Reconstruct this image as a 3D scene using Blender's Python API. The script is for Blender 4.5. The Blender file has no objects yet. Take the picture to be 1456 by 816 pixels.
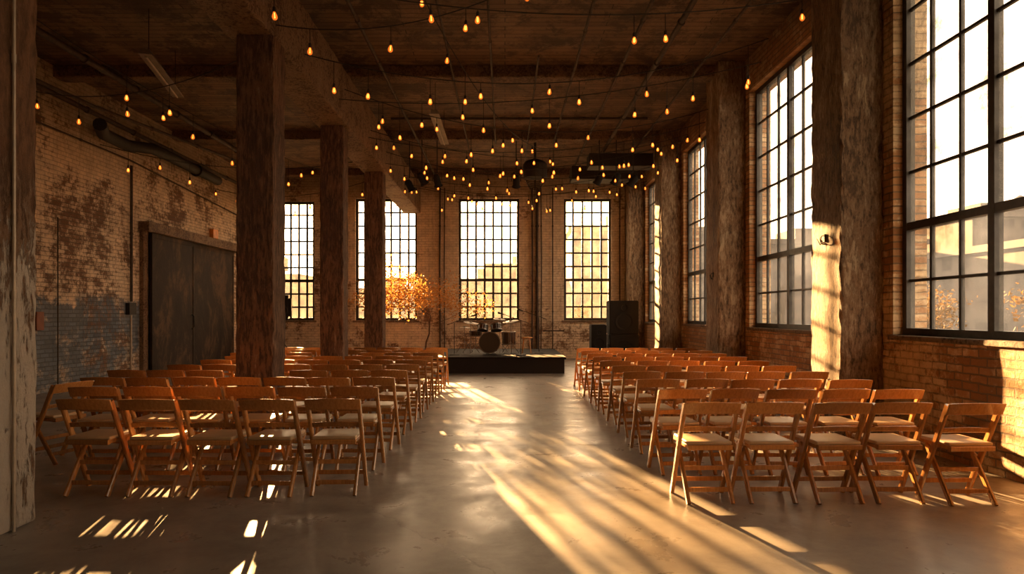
import bpy, bmesh, math, random
from mathutils import Vector, Matrix
random.seed(7)
S = bpy.context.scene
COL = S.collection
V = Vector

# ---------------------------------------------------------------- helpers
def tag(o, label=None, category=None, group=None, kind=None):
    if label: o["label"] = label
    if category: o["category"] = category
    if group: o["group"] = group
    if kind: o["kind"] = kind
    return o

class MB:
    def __init__(s): s.v=[]; s.f=[]; s.m=[]
    def add(s, vs, fs, mi=0):
        n=len(s.v); s.v+= [tuple(p) for p in vs]
        for f in fs: s.f.append(tuple(n+i for i in f)); s.m.append(mi)
    def box(s, a, b, mi=0):
        x0,y0,z0=a; x1,y1,z1=b
        vs=[(x0,y0,z0),(x1,y0,z0),(x1,y1,z0),(x0,y1,z0),(x0,y0,z1),(x1,y0,z1),(x1,y1,z1),(x0,y1,z1)]
        s.add(vs,[(0,3,2,1),(4,5,6,7),(0,1,5,4),(1,2,6,5),(2,3,7,6),(3,0,4,7)],mi)
    def bar(s, p, q, w, d, side=(1,0,0), mi=0, ch=0.15):
        p=V(p); q=V(q); ax=(q-p).normalized(); sd=V(side); sd=(sd-ax*sd.dot(ax)).normalized(); up=ax.cross(sd)
        c=min(w,d)*ch
        prof=[(-w/2+c,-d/2),(w/2-c,-d/2),(w/2,-d/2+c),(w/2,d/2-c),(w/2-c,d/2),(-w/2+c,d/2),(-w/2,d/2-c),(-w/2,-d/2+c)]
        vs=[p+sd*a+up*b for a,b in prof]+[q+sd*a+up*b for a,b in prof]
        n=8
        fs=[(i,(i+1)%n,n+(i+1)%n,n+i) for i in range(n)]+[tuple(reversed(range(n))),tuple(range(n,2*n))]
        s.add(vs,fs,mi)
    def cyl(s,p,q,r1,r2=None,seg=16,mi=0,caps=True):
        if r2 is None: r2=r1
        p=V(p); q=V(q); ax=(q-p).normalized()
        t=V((0,0,1)) if abs(ax.z)<0.9 else V((1,0,0))
        a=ax.cross(t).normalized(); b=ax.cross(a)
        vs=[p+(a*math.cos(2*math.pi*i/seg)+b*math.sin(2*math.pi*i/seg))*r1 for i in range(seg)]
        vs+=[q+(a*math.cos(2*math.pi*i/seg)+b*math.sin(2*math.pi*i/seg))*r2 for i in range(seg)]
        fs=[(i,(i+1)%seg,seg+(i+1)%seg,seg+i) for i in range(seg)]
        if caps: fs+=[tuple(reversed(range(seg))),tuple(range(seg,2*seg))]
        s.add(vs,fs,mi)
    def lathe(s,o,prof,ax=(0,0,1),seg=16,mi=0):
        o=V(o); ax=V(ax).normalized(); t=V((0,0,1)) if abs(ax.z)<0.9 else V((1,0,0))
        a=ax.cross(t).normalized(); b=ax.cross(a)
        vs=[]
        for r,h in prof:
            vs+=[o+ax*h+(a*math.cos(2*math.pi*i/seg)+b*math.sin(2*math.pi*i/seg))*max(r,1e-4) for i in range(seg)]
        fs=[]
        for k in range(len(prof)-1):
            fs+=[(k*seg+i,k*seg+(i+1)%seg,(k+1)*seg+(i+1)%seg,(k+1)*seg+i) for i in range(seg)]
        s.add(vs,fs,mi)
    def tube(s,pts,r,seg=8,mi=0):
        pts=[V(p) for p in pts]; vs=[]; n=len(pts)
        ref=V((0.31,0.2,0.93)).normalized()
        for i,p in enumerate(pts):
            d=(pts[min(i+1,n-1)]-pts[max(i-1,0)]).normalized()
            a=d.cross(ref)
            if a.length<1e-3: a=d.cross(V((1,0,0)))
            a.normalize(); b=d.cross(a)
            rr=r[i] if isinstance(r,(list,tuple)) else r
            vs+=[p+(a*math.cos(2*math.pi*k/seg)+b*math.sin(2*math.pi*k/seg))*rr for k in range(seg)]
        fs=[]
        for i in range(n-1):
            fs+=[(i*seg+k,i*seg+(k+1)%seg,(i+1)*seg+(k+1)%seg,(i+1)*seg+k) for k in range(seg)]
        fs+=[tuple(reversed(range(seg))),tuple(range((n-1)*seg,n*seg))]
        s.add(vs,fs,mi)
    def obj(s,name,mats,smooth=False,parent=None,origin=None):
        me=bpy.data.meshes.new(name)
        vs=s.v
        if origin: vs=[(x-origin[0],y-origin[1],z-origin[2]) for x,y,z in vs]
        me.from_pydata(vs,[],s.f)
        if not isinstance(mats,(list,tuple)): mats=[mats]
        for m in mats: me.materials.append(m)
        me.polygons.foreach_set("material_index",s.m)
        me.update()
        bm=bmesh.new(); bm.from_mesh(me); bmesh.ops.recalc_face_normals(bm,faces=bm.faces); bm.to_mesh(me); bm.free()
        if smooth:
            me.polygons.foreach_set("use_smooth",[True]*len(me.polygons))
            try: me.set_sharp_from_angle(angle=math.radians(40))
            except Exception: pass
        o=bpy.data.objects.new(name,me); COL.objects.link(o)
        if origin: o.location=origin
        if parent: o.parent=parent
        return o
def empty(name,loc=(0,0,0)):
    o=bpy.data.objects.new(name,None); o.location=loc; o.empty_display_size=0.1; COL.objects.link(o); return o

# ---------------------------------------------------------------- materials
def new(name):
    m=bpy.data.materials.new(name); m.use_nodes=True
    nt=m.node_tree; N=nt.nodes; L=nt.links
    for n in list(N): N.remove(n)
    out=N.new("ShaderNodeOutputMaterial"); b=N.new("ShaderNodeBsdfPrincipled")
    L.new(b.outputs[0],out.inputs[0])
    return m,N,L,b,out
def ramp(N,stops,interp='LINEAR'):
    r=N.new("ShaderNodeValToRGB"); r.color_ramp.interpolation=interp
    e=r.color_ramp.elements
    while len(e)>1: e.remove(e[-1])
    e[0].position=stops[0][0]; c=stops[0][1]; e[0].color=(*c,1) if len(c)==3 else c
    for p,c in stops[1:]:
        k=e.new(p); k.color=(*c,1)
    return r
def noise(N,L,vec,scale,detail=6,rough=0.6,dist=0.0):
    n=N.new("ShaderNodeTexNoise"); n.inputs["Scale"].default_value=scale; n.inputs["Detail"].default_value=detail
    n.inputs["Roughness"].default_value=rough; n.inputs["Distortion"].default_value=dist
    if vec is not None: L.new(vec,n.inputs["Vector"])
    return n
def mix(N,L,fac,a,b,mode='MIX'):
    m=N.new("ShaderNodeMix"); m.data_type='RGBA'; m.blend_type=mode
    for sock,val in ((m.inputs[0],fac),(m.inputs[6],a),(m.inputs[7],b)):
        if hasattr(val,'links'): L.new(val,sock)
        elif isinstance(val,tuple): sock.default_value=(*val,1)
        else: sock.default_value=val
    return m.outputs[2]
def mth(N,L,op,a,b=None,c=None):
    m=N.new("ShaderNodeMath"); m.operation=op
    for i,val in enumerate((a,b,c)):
        if val is None: continue
        if hasattr(val,'links'): L.new(val,m.inputs[i])
        else: m.inputs[i].default_value=val
    return m.outputs[0]
def bump(N,L,b,h,strength=0.4,dist=0.02):
    k=N.new("ShaderNodeBump"); k.inputs["Strength"].default_value=strength; k.inputs["Distance"].default_value=dist
    L.new(h,k.inputs["Height"]); L.new(k.outputs[0],b.inputs["Normal"])
def wpos(N):
    return N.new("ShaderNodeNewGeometry").outputs["Position"]
def smooth(N,L,val,lo,hi):
    m=N.new("ShaderNodeMapRange"); m.inputs["From Min"].default_value=lo; m.inputs["From Max"].default_value=hi
    m.interpolation_type='SMOOTHSTEP'; L.new(val,m.inputs["Value"]); return m.outputs[0]

def simple(name,col,rough=0.5,metal=0.0,var=0.25,scale=6,bmp=0.0):
    m,N,L,b,o=new(name)
    tc=N.new("ShaderNodeTexCoord").outputs["Object"]
    n=noise(N,L,tc,scale)
    c2=tuple(min(1,c*(1+var)) for c in col); c1=tuple(c*(1-var) for c in col)
    r=ramp(N,[(0.3,c1),(0.7,c2)]); L.new(n.outputs[0],r.inputs[0]); L.new(r.outputs[0],b.inputs["Base Color"])
    b.inputs["Roughness"].default_value=rough; b.inputs["Metallic"].default_value=metal
    if bmp: bump(N,L,b,n.outputs[0],bmp,0.01)
    return m

def brick(name,axis,c1,c2,mortar,paint,cover,zone=None,dark=None,soft=0.14,wobble=0.025):
    m,N,L,b,o=new(name)
    P=wpos(N); sp=N.new("ShaderNodeSeparateXYZ"); L.new(P,sp.inputs[0])
    cb=N.new("ShaderNodeCombineXYZ"); L.new(sp.outputs[0 if axis=='y' else 1],cb.inputs[0]); L.new(sp.outputs[2],cb.inputs[1])
    wob=noise(N,L,P,4.0,4)
    off=N.new("ShaderNodeVectorMath"); off.operation='MULTIPLY_ADD'; L.new(wob.outputs[1],off.inputs[0]); off.inputs[1].default_value=(wobble,wobble,0); L.new(cb.outputs[0],off.inputs[2])
    def bk(ca,cb_,mo):
        bt=N.new("ShaderNodeTexBrick"); L.new(off.outputs[0],bt.inputs["Vector"])
        bt.inputs["Scale"].default_value=1; bt.inputs["Brick Width"].default_value=0.235; bt.inputs["Row Height"].default_value=0.085
        bt.inputs["Mortar Size"].default_value=0.010; bt.inputs["Mortar Smooth"].default_value=0.3; bt.inputs["Bias"].default_value=0
        bt.inputs["Color1"].default_value=(*ca,1); bt.inputs["Color2"].default_value=(*cb_,1); bt.inputs["Mortar"].default_value=(*mo,1); return bt
    bt=bk(c1,c2,mortar); pv=bk((0,0,0),(1,1,1),(0.2,0.2,0.2))
    n0=noise(N,L,P,0.38,6,0.62,0.3)
    n1=noise(N,L,P,1.3,11,0.75,0.3); n2=noise(N,L,P,13,6,0.75); n3=noise(N,L,cb.outputs[0],3.5,8,0.78,0.2)
    mpv=N.new("ShaderNodeMapping"); mpv.inputs["Scale"].default_value=(1.6,1.6,0.22); L.new(P,mpv.inputs[0]); nv_=noise(N,L,mpv.outputs[0],2.2,8,0.7,0.2)   # vertical water stains
    col=mix(N,L,mth(N,L,'MULTIPLY',n2.outputs[0],0.6),bt.outputs[0],tuple(x*0.4 for x in c1))
    a=mth(N,L,'ADD',mth(N,L,'MULTIPLY',n0.outputs[0],0.95),mth(N,L,'MULTIPLY',n1.outputs[0],0.55))
    a=mth(N,L,'SUBTRACT',a,0.25)
    a=mth(N,L,'ADD',a,mth(N,L,'MULTIPLY',mth(N,L,'SUBTRACT',n2.outputs[0],0.5),0.4))
    a=mth(N,L,'ADD',a,mth(N,L,'MULTIPLY',mth(N,L,'SUBTRACT',n3.outputs[0],0.5),0.4))
    sc=N.new("ShaderNodeSeparateColor"); L.new(pv.outputs[0],sc.inputs[0])
    a=mth(N,L,'ADD',a,mth(N,L,'MULTIPLY',mth(N,L,'SUBTRACT',sc.outputs[0],0.5),0.08))
    mask=mth(N,L,'MULTIPLY',smooth(N,L,a,cover,cover+soft),0.95)
    pc=mix(N,L,smooth(N,L,n3.outputs[0],0.35,0.65),tuple(c*0.7 for c in paint),paint)
    pc=mix(N,L,mth(N,L,'MULTIPLY',sc.outputs[0],0.2),pc,tuple(c*0.6 for c in paint))
    col=mix(N,L,mask,col,pc)
    col=mix(N,L,mth(N,L,'MULTIPLY',smooth(N,L,nv_.outputs[0],0.54,0.74),0.55),col,tuple(x*0.45 for x in c1))
    if zone:
        y0,y1,zt,zc=zone
        zz=mth(N,L,'ADD',sp.outputs[2],mth(N,L,'MULTIPLY',mth(N,L,'SUBTRACT',n1.outputs[0],0.5),1.6))
        k=mth(N,L,'SUBTRACT',1.0,smooth(N,L,zz,zt-0.08,zt+0.08))
        k=mth(N,L,'MULTIPLY',k,smooth(N,L,sp.outputs[1],y0,y0+0.3))
        k=mth(N,L,'MULTIPLY',k,mth(N,L,'SUBTRACT',1.0,smooth(N,L,sp.outputs[1],y1,y1+0.3)))
        k=mth(N,L,'MULTIPLY',k,smooth(N,L,n1.outputs[0],0.36,0.5)); k=mth(N,L,'MULTIPLY',k,0.9)
        col=mix(N,L,k,col,mix(N,L,sc.outputs[0],zc,tuple(x*1.7 for x in zc)))
    jf=mth(N,L,'SUBTRACT',0.55,mth(N,L,'MULTIPLY',mask,0.25))
    col=mix(N,L,mth(N,L,'MULTIPLY',bt.outputs[1],jf),col,tuple(x*0.3 for x in mortar))
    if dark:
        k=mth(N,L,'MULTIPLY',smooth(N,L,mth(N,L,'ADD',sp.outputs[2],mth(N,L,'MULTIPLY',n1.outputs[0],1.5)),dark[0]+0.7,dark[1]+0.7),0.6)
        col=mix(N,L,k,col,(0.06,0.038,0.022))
    L.new(col,b.inputs["Base Color"]); b.inputs["Roughness"].default_value=0.8
    h=mth(N,L,'ADD',mth(N,L,'MULTIPLY',bt.outputs[1],-1.3),mth(N,L,'MULTIPLY',n2.outputs[0],0.9)); h=mth(N,L,'ADD',h,mth(N,L,'MULTIPLY',sc.outputs[0],0.4))
    bump(N,L,b,h,1.0,0.025)
    return m

def peel(name,under,mid,paint,scale=1.2,t1=0.47,t2=0.56,stretch=1.0,rough=0.8,pz=None,soft=0.04,lo=0.5):
    m,N,L,b,o=new(name)
    P=wpos(N); mp=N.new("ShaderNodeMapping"); mp.inputs["Scale"].default_value=(1,1,stretch); L.new(P,mp.inputs[0])
    n1=noise(N,L,mp.outputs[0],scale,12,0.78,0.2); n2=noise(N,L,mp.outputs[0],scale*9,9,0.78); n3=noise(N,L,P,30,5,0.7)
    a=mth(N,L,'ADD',mth(N,L,'MULTIPLY',n1.outputs[0],0.5),mth(N,L,'MULTIPLY',n2.outputs[0],0.5))
    if pz:
        sp=N.new("ShaderNodeSeparateXYZ"); L.new(P,sp.inputs[0])
        zf=smooth(N,L,sp.outputs[2],pz[0],pz[1]); a=mth(N,L,'SUBTRACT',mth(N,L,'ADD',a,pz[2]),mth(N,L,'MULTIPLY',zf,pz[2]*2))
    c=mix(N,L,smooth(N,L,n2.outputs[0],0.35,0.65),tuple(x*lo for x in under),tuple(x*1.3 for x in under))
    c=mix(N,L,smooth(N,L,a,t1,t1+soft),c,mix(N,L,n2.outputs[0],tuple(x*0.55 for x in mid),tuple(x*1.3 for x in mid)))
    c=mix(N,L,smooth(N,L,a,t2,t2+soft),c,mix(N,L,n2.outputs[0],tuple(x*0.7 for x in paint),paint))
    L.new(c,b.inputs["Base Color"]); b.inputs["Roughness"].default_value=rough
    h=mth(N,L,'ADD',smooth(N,L,a,t1,t1+0.04),smooth(N,L,a,t2,t2+0.04)); h=mth(N,L,'ADD',h,mth(N,L,'MULTIPLY',n3.outputs[0],0.8)); h=mth(N,L,'ADD',h,mth(N,L,'MULTIPLY',n2.outputs[0],2.4))
    bump(N,L,b,h,1.0,0.022)
    return m

def wood(name,c1,c2,axis=2,scale=6,rough=0.4,var=True):
    m,N,L,b,o=new(name)
    tc=N.new("ShaderNodeTexCoord").outputs["Object"]
    mp=N.new("ShaderNodeMapping"); sc=[8,8,8]; sc[axis]=0.8; mp.inputs["Scale"].default_value=sc; L.new(tc,mp.inputs[0])
    n=noise(N,L,mp.outputs[0],scale,8,0.65,1.0)
    r=ramp(N,[(0.3,c1),(0.7,c2)]); L.new(n.outputs[0],r.inputs[0]); c=r.outputs[0]
    if var:
        oi=N.new("ShaderNodeObjectInfo")
        hs=N.new("ShaderNodeHueSaturation"); L.new(c,hs.inputs["Color"])
        L.new(mth(N,L,'ADD',mth(N,L,'MULTIPLY',oi.outputs["Random"],0.5),0.75),hs.inputs["Value"]); c=hs.outputs[0]
    L.new(c,b.inputs["Base Color"]); b.inputs["Roughness"].default_value=rough
    b.inputs["Coat Weight"].default_value=0.6; b.inputs["Coat Roughness"].default_value=0.12
    bump(N,L,b,n.outputs[0],0.12,0.004)
    return m

M={}
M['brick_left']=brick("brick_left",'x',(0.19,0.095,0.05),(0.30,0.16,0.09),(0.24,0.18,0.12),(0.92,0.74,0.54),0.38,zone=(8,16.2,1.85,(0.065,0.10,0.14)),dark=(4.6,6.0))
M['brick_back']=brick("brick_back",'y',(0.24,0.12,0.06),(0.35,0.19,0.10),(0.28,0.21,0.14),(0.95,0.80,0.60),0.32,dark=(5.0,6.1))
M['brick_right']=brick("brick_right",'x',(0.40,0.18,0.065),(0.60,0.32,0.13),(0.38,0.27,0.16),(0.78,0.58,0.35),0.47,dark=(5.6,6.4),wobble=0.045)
M['concrete_col']=peel("column_peeling_paint",(0.18,0.11,0.06),(0.34,0.215,0.12),(0.60,0.45,0.29),2.6,0.45,0.515,0.25)
M['wood_col']=peel("old_timber_paint",(0.14,0.062,0.03),(0.26,0.125,0.062),(0.48,0.32,0.20),3.0,0.48,0.56,0.16,0.7)
M['wood_col_w']=peel("old_timber_whitewash",(0.24,0.125,0.065),(0.36,0.22,0.13),(0.76,0.68,0.58),1.8,0.46,0.52,0.25,0.75,pz=(1.2,3.2,0.09))
M['beam']=peel("beam_paint",(0.20,0.105,0.055),(0.36,0.22,0.12),(0.55,0.38,0.23),2.4,0.46,0.55,1.0,0.7)
M['xbeam']=peel("cross_beam_timber",(0.14,0.08,0.045),(0.26,0.155,0.088),(0.38,0.25,0.15),2.6,0.47,0.56,1.0,0.75)
M['iron']=simple("dark_iron",(0.022,0.018,0.015),0.7,0.2,0.4,20,0.2)
M['frame']=simple("window_steel",(0.035,0.031,0.028),0.5,0.2,0.5,8,0.2)
M['pipe']=simple("old_pipe",(0.055,0.036,0.025),0.75,0.1,0.4,8,0.2)
M['conduit']=simple("pale_conduit",(0.40,0.34,0.27),0.5,0.4,0.2,8)
M['black']=simple("black_cloth",(0.006,0.006,0.006),0.85,0,0.3,20)
M['blackgloss']=simple("black_lacquer",(0.010,0.010,0.010),0.6,0,0.3,20)
M['chrome']=simple("chrome",(0.20,0.18,0.16),0.3,1.0,0.05,20)
M['brass']=simple("cymbal_bronze",(0.12,0.075,0.035),0.5,1.0,0.1,20)
M['drumhead']=simple("drum_head",(0.025,0.021,0.018),0.4,0,0.1,8)
M['shell']=simple("drum_shell",(0.04,0.02,0.012),0.25,0,0.2,8)
M['cushion']=simple("tan_seat_pad",(0.55,0.39,0.23),0.38,0,0.08,10)
M['chair']=wood("honey_wood",(0.32,0.135,0.036),(0.54,0.25,0.075),2,5,0.22)
M['stage']=simple("stage_black",(0.007,0.006,0.006),0.8,0,0.3,4)
M['stagetop']=simple("stage_deck",(0.012,0.010,0.009),0.8,0,0.3,4); M['stagetop'].node_tree.nodes["Principled BSDF"].inputs["Specular IOR Level"].default_value=0.15
M['bark']=simple("bark",(0.10,0.055,0.03),0.9,0,0.3,15,0.5)
M['pot']=simple("clay_pot",(0.12,0.06,0.035),0.8,0,0.2,10)
M['sill']=peel("sill_stone",(0.22,0.15,0.09),(0.30,0.21,0.14),(0.38,0.28,0.19),2,0.45,0.6)
M['orange']=simple("orange_plastic",(0.75,0.25,0.03),0.5)
M['redbox']=simple("rust_red_box",(0.2,0.06,0.025),0.6)
M['white_lamp']=simple("lamp_enamel",(0.20,0.17,0.14),0.5)

def doormat():
    m,N,L,b,o=new("rusted_sheet_metal"); P=wpos(N); mp=N.new("ShaderNodeMapping"); mp.inputs["Scale"].default_value=(1,1,0.5); L.new(P,mp.inputs[0])
    n=noise(N,L,mp.outputs[0],1.3,11,0.78,0.5); n2=noise(N,L,P,14,4)
    r=ramp(N,[(0.34,(0.016,0.011,0.009)),(0.5,(0.042,0.028,0.020)),(0.60,(0.14,0.08,0.045)),(0.72,(0.06,0.052,0.046))]); L.new(n.outputs[0],r.inputs[0])
    L.new(mix(N,L,mth(N,L,'MULTIPLY',n2.outputs[0],0.5),r.outputs[0],(0.015,0.011,0.009)),b.inputs["Base Color"])
    b.inputs["Roughness"].default_value=0.75; b.inputs["Specular IOR Level"].default_value=0.2; bump(N,L,b,n2.outputs[0],0.4,0.01); return m
M['door']=doormat()

def floormat():
    m,N,L,b,o=new("polished_concrete"); P=wpos(N)
    n=noise(N,L,P,0.45,10,0.65,0.4); n2=noise(N,L,P,6,8,0.7); n3=noise(N,L,P,45,3,0.6); n6=noise(N,L,P,1.7,9,0.72,0.3)
    r=ramp(N,[(0.28,(0.185,0.16,0.135)),(0.5,(0.29,0.255,0.22)),(0.72,(0.42,0.375,0.325))]); L.new(n.outputs[0],r.inputs[0])
    c=mix(N,L,mth(N,L,'MULTIPLY',smooth(N,L,n2.outputs[0],0.35,0.8),0.35),r.outputs[0],(0.12,0.10,0.08))
    c=mix(N,L,mth(N,L,'MULTIPLY',smooth(N,L,n6.outputs[0],0.42,0.66),0.5),c,(0.16,0.135,0.11))
    vo=N.new("ShaderNodeTexVoronoi"); vo.feature='DISTANCE_TO_EDGE'; vo.inputs["Scale"].default_value=0.22
    wv=N.new("ShaderNodeVectorMath"); wv.operation='MULTIPLY_ADD'; L.new(n2.outputs[1],wv.inputs[0]); wv.inputs[1].default_value=(0.3,0.3,0.3); L.new(P,wv.inputs[2]); L.new(wv.outputs[0],vo.inputs["Vector"])
    cr=mth(N,L,'SUBTRACT',1.0,smooth(N,L,vo.outputs[0],0.0,0.003))
    c=mix(N,L,mth(N,L,'MULTIPLY',cr,0.4),c,(0.05,0.035,0.025))
    mp=N.new("ShaderNodeMapping"); mp.inputs["Scale"].default_value=(6,0.8,1); mp.inputs["Rotation"].default_value=(0,0,0.5); L.new(P,mp.inputs[0])
    n4=noise(N,L,mp.outputs[0],2.2,5,0.6); c=mix(N,L,mth(N,L,'MULTIPLY',smooth(N,L,n4.outputs[0],0.62,0.75),0.22),c,(0.48,0.42,0.35))
    L.new(c,b.inputs["Base Color"])
    rr=N.new("ShaderNodeMapRange"); rr.inputs["To Min"].default_value=0.24; rr.inputs["To Max"].default_value=0.46; rr.inputs["From Min"].default_value=0.35; rr.inputs["From Max"].default_value=0.65
    L.new(n6.outputs[0],rr.inputs[0]); L.new(rr.outputs[0],b.inputs["Roughness"]); b.inputs["Specular IOR Level"].default_value=0.65
    h=mth(N,L,'ADD',mth(N,L,'MULTIPLY',n2.outputs[0],0.4),mth(N,L,'MULTIPLY',n3.outputs[0],0.25)); h=mth(N,L,'SUBTRACT',h,cr)
    bump(N,L,b,h,0.18,0.006); return m
M['floor']=floormat()

def ceilmat():
    m,N,L,b,o=new("old_plank_ceiling"); P=wpos(N)
    bt=N.new("ShaderNodeTexBrick"); L.new(P,bt.inputs["Vector"]); bt.inputs["Scale"].default_value=1
    bt.inputs["Brick Width"].default_value=3.4; bt.inputs["Row Height"].default_value=0.16; bt.inputs["Mortar Size"].default_value=0.008
    bt.inputs["Color1"].default_value=(0.20,0.112,0.060,1); bt.inputs["Color2"].default_value=(0.34,0.20,0.11,1); bt.inputs["Mortar"].default_value=(0.03,0.018,0.01,1)
    n=noise(N,L,P,1.5,13,0.8,0.4); mp=N.new("ShaderNodeMapping"); mp.inputs["Scale"].default_value=(1,12,1); L.new(P,mp.inputs[0]); n2=noise(N,L,mp.outputs[0],3,7,0.7); n5=noise(N,L,P,0.7,10,0.8)
    c=mix(N,L,mth(N,L,'MULTIPLY',smooth(N,L,n.outputs[0],0.48,0.56),0.78),bt.outputs[0],(0.06,0.034,0.02))
    c=mix(N,L,mth(N,L,'MULTIPLY',smooth(N,L,n5.outputs[0],0.53,0.59),0.65),c,(0.46,0.29,0.17))
    c=mix(N,L,mth(N,L,'MULTIPLY',n2.outputs[0],0.5),c,(0.065,0.038,0.02))
    c=mix(N,L,mth(N,L,'MULTIPLY',bt.outputs[1],0.7),c,(0.03,0.018,0.01))
    L.new(c,b.inputs["Base Color"]); b.inputs["Roughness"].default_value=0.7
    bump(N,L,b,mth(N,L,'ADD',mth(N,L,'MULTIPLY',n.outputs[0],2.8),mth(N,L,'SUBTRACT',n2.outputs[0],mth(N,L,'MULTIPLY',bt.outputs[1],1.6))),1.0,0.055); return m
M['ceil']=ceilmat()

def glassmat(name,f0,f1):
    m,N,L,b,out=new(name); N.remove(b)
    t=N.new("ShaderNodeBsdfTransparent"); gl=N.new("ShaderNodeBsdfGlossy"); gl.inputs["Roughness"].default_value=0.08
    P=wpos(N); n=noise(N,L,P,2.2,10,0.78); n2=noise(N,L,P,0.8,4,0.6)
    r=ramp(N,[(0.38,(0.97,0.96,0.94)),(0.50,(0.66,0.62,0.56)),(0.62,(0.22,0.19,0.155))]); L.new(n.outputs[0],r.inputs[0])
    c=mix(N,L,smooth(N,L,n2.outputs[0],0.46,0.60),(1,1,1),r.outputs[0]); L.new(c,t.inputs[0])
    mx=N.new("ShaderNodeMixShader"); mx.inputs[0].default_value=0.05; L.new(t.outputs[0],mx.inputs[1]); L.new(gl.outputs[0],mx.inputs[2])
    tr=N.new("ShaderNodeBsdfTranslucent"); tr.inputs[0].default_value=(0.95,0.88,0.76,1)      # dust film scattering light
    k=N.new("ShaderNodeMapRange"); k.inputs["From Min"].default_value=0.35; k.inputs["From Max"].default_value=0.68; k.inputs["To Min"].default_value=f0; k.inputs["To Max"].default_value=f1; L.new(n.outputs[0],k.inputs[0])
    m2=N.new("ShaderNodeMixShader"); L.new(k.outputs[0],m2.inputs[0]); L.new(mx.outputs[0],m2.inputs[1]); L.new(tr.outputs[0],m2.inputs[2]); L.new(m2.outputs[0],out.inputs[0])
    return m
M['glass']=glassmat("dusty_glass",0.02,0.10)
M['glassb']=glassmat("dusty_glass_sunlit",0.01,0.08)
def bulbglass():
    m,N,L,b,out=new("amber_bulb_glass"); N.remove(b)
    t=N.new("ShaderNodeBsdfTransparent"); t.inputs[0].default_value=(1,0.6,0.27,1)
    e=N.new("ShaderNodeEmission"); e.inputs[0].default_value=(1,0.21,0.02,1); e.inputs[1].default_value=0.85
    mx=N.new("ShaderNodeMixShader"); mx.inputs[0].default_value=0.55; L.new(t.outputs[0],mx.inputs[1]); L.new(e.outputs[0],mx.inputs[2]); L.new(mx.outputs[0],out.inputs[0]); return m
M['bulb']=bulbglass()
def emis(name,c,s):
    m,N,L,b,out=new(name); N.remove(b); e=N.new("ShaderNodeEmission"); e.inputs[0].default_value=(*c,1); e.inputs[1].default_value=s; L.new(e.outputs[0],out.inputs[0]); return m
M['fil']=emis("filament",(1,0.40,0.12),8)
def leafmat(name,c1,c2):
    m,N,L,b,out=new(name); P=wpos(N); n=noise(N,L,P,12,2); r=ramp(N,[(0.35,c1),(0.65,c2)]); L.new(n.outputs[0],r.inputs[0])
    L.new(r.outputs[0],b.inputs["Base Color"]); b.inputs["Roughness"].default_value=0.6
    tr=N.new("ShaderNodeBsdfTranslucent"); L.new(r.outputs[0],tr.inputs[0]); mx=N.new("ShaderNodeMixShader"); mx.inputs[0].default_value=0.5
    L.new(b.outputs[0],mx.inputs[1]); L.new(tr.outputs[0],mx.inputs[2]); L.new(mx.outputs[0],out.inputs[0]); return m
M['leaf']=leafmat("autumn_leaf",(0.42,0.17,0.04),(0.62,0.31,0.08))
M['leafy']=leafmat("yellow_leaf",(0.08,0.042,0.01),(0.15,0.085,0.018))
def facade(name,wall,win):
    m,N,L,b,o=new(name); P=wpos(N); sp=N.new("ShaderNodeSeparateXYZ"); L.new(P,sp.inputs[0])
    cb=N.new("ShaderNodeCombineXYZ"); L.new(mth(N,L,'ADD',sp.outputs[0],sp.outputs[1]),cb.inputs[0]); L.new(sp.outputs[2],cb.inputs[1])
    bt=N.new("ShaderNodeTexBrick"); bt.offset=0; L.new(cb.outputs[0],bt.inputs["Vector"]); bt.inputs["Scale"].default_value=1
    bt.inputs["Brick Width"].default_value=1.5; bt.inputs["Row Height"].default_value=1.3; bt.inputs["Mortar Size"].default_value=0.28; bt.inputs["Mortar Smooth"].default_value=0
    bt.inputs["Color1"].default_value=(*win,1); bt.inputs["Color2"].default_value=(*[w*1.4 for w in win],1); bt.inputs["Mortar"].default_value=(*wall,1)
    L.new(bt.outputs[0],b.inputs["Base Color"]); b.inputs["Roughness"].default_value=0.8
    e=N.new("ShaderNodeEmission"); e.inputs[0].default_value=(1,0.76,0.53,1); e.inputs[1].default_value=0.32  # warm glow blended into the facade colour to imitate aerial haze
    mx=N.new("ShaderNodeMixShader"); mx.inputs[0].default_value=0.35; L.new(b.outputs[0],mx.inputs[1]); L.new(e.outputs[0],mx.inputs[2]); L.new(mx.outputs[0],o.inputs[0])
    return m
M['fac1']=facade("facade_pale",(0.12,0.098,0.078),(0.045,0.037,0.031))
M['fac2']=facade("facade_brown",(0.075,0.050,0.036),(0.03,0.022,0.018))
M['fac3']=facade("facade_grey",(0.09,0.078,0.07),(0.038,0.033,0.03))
M['ground']=simple("street",(0.07,0.057,0.047),0.9)

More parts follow.
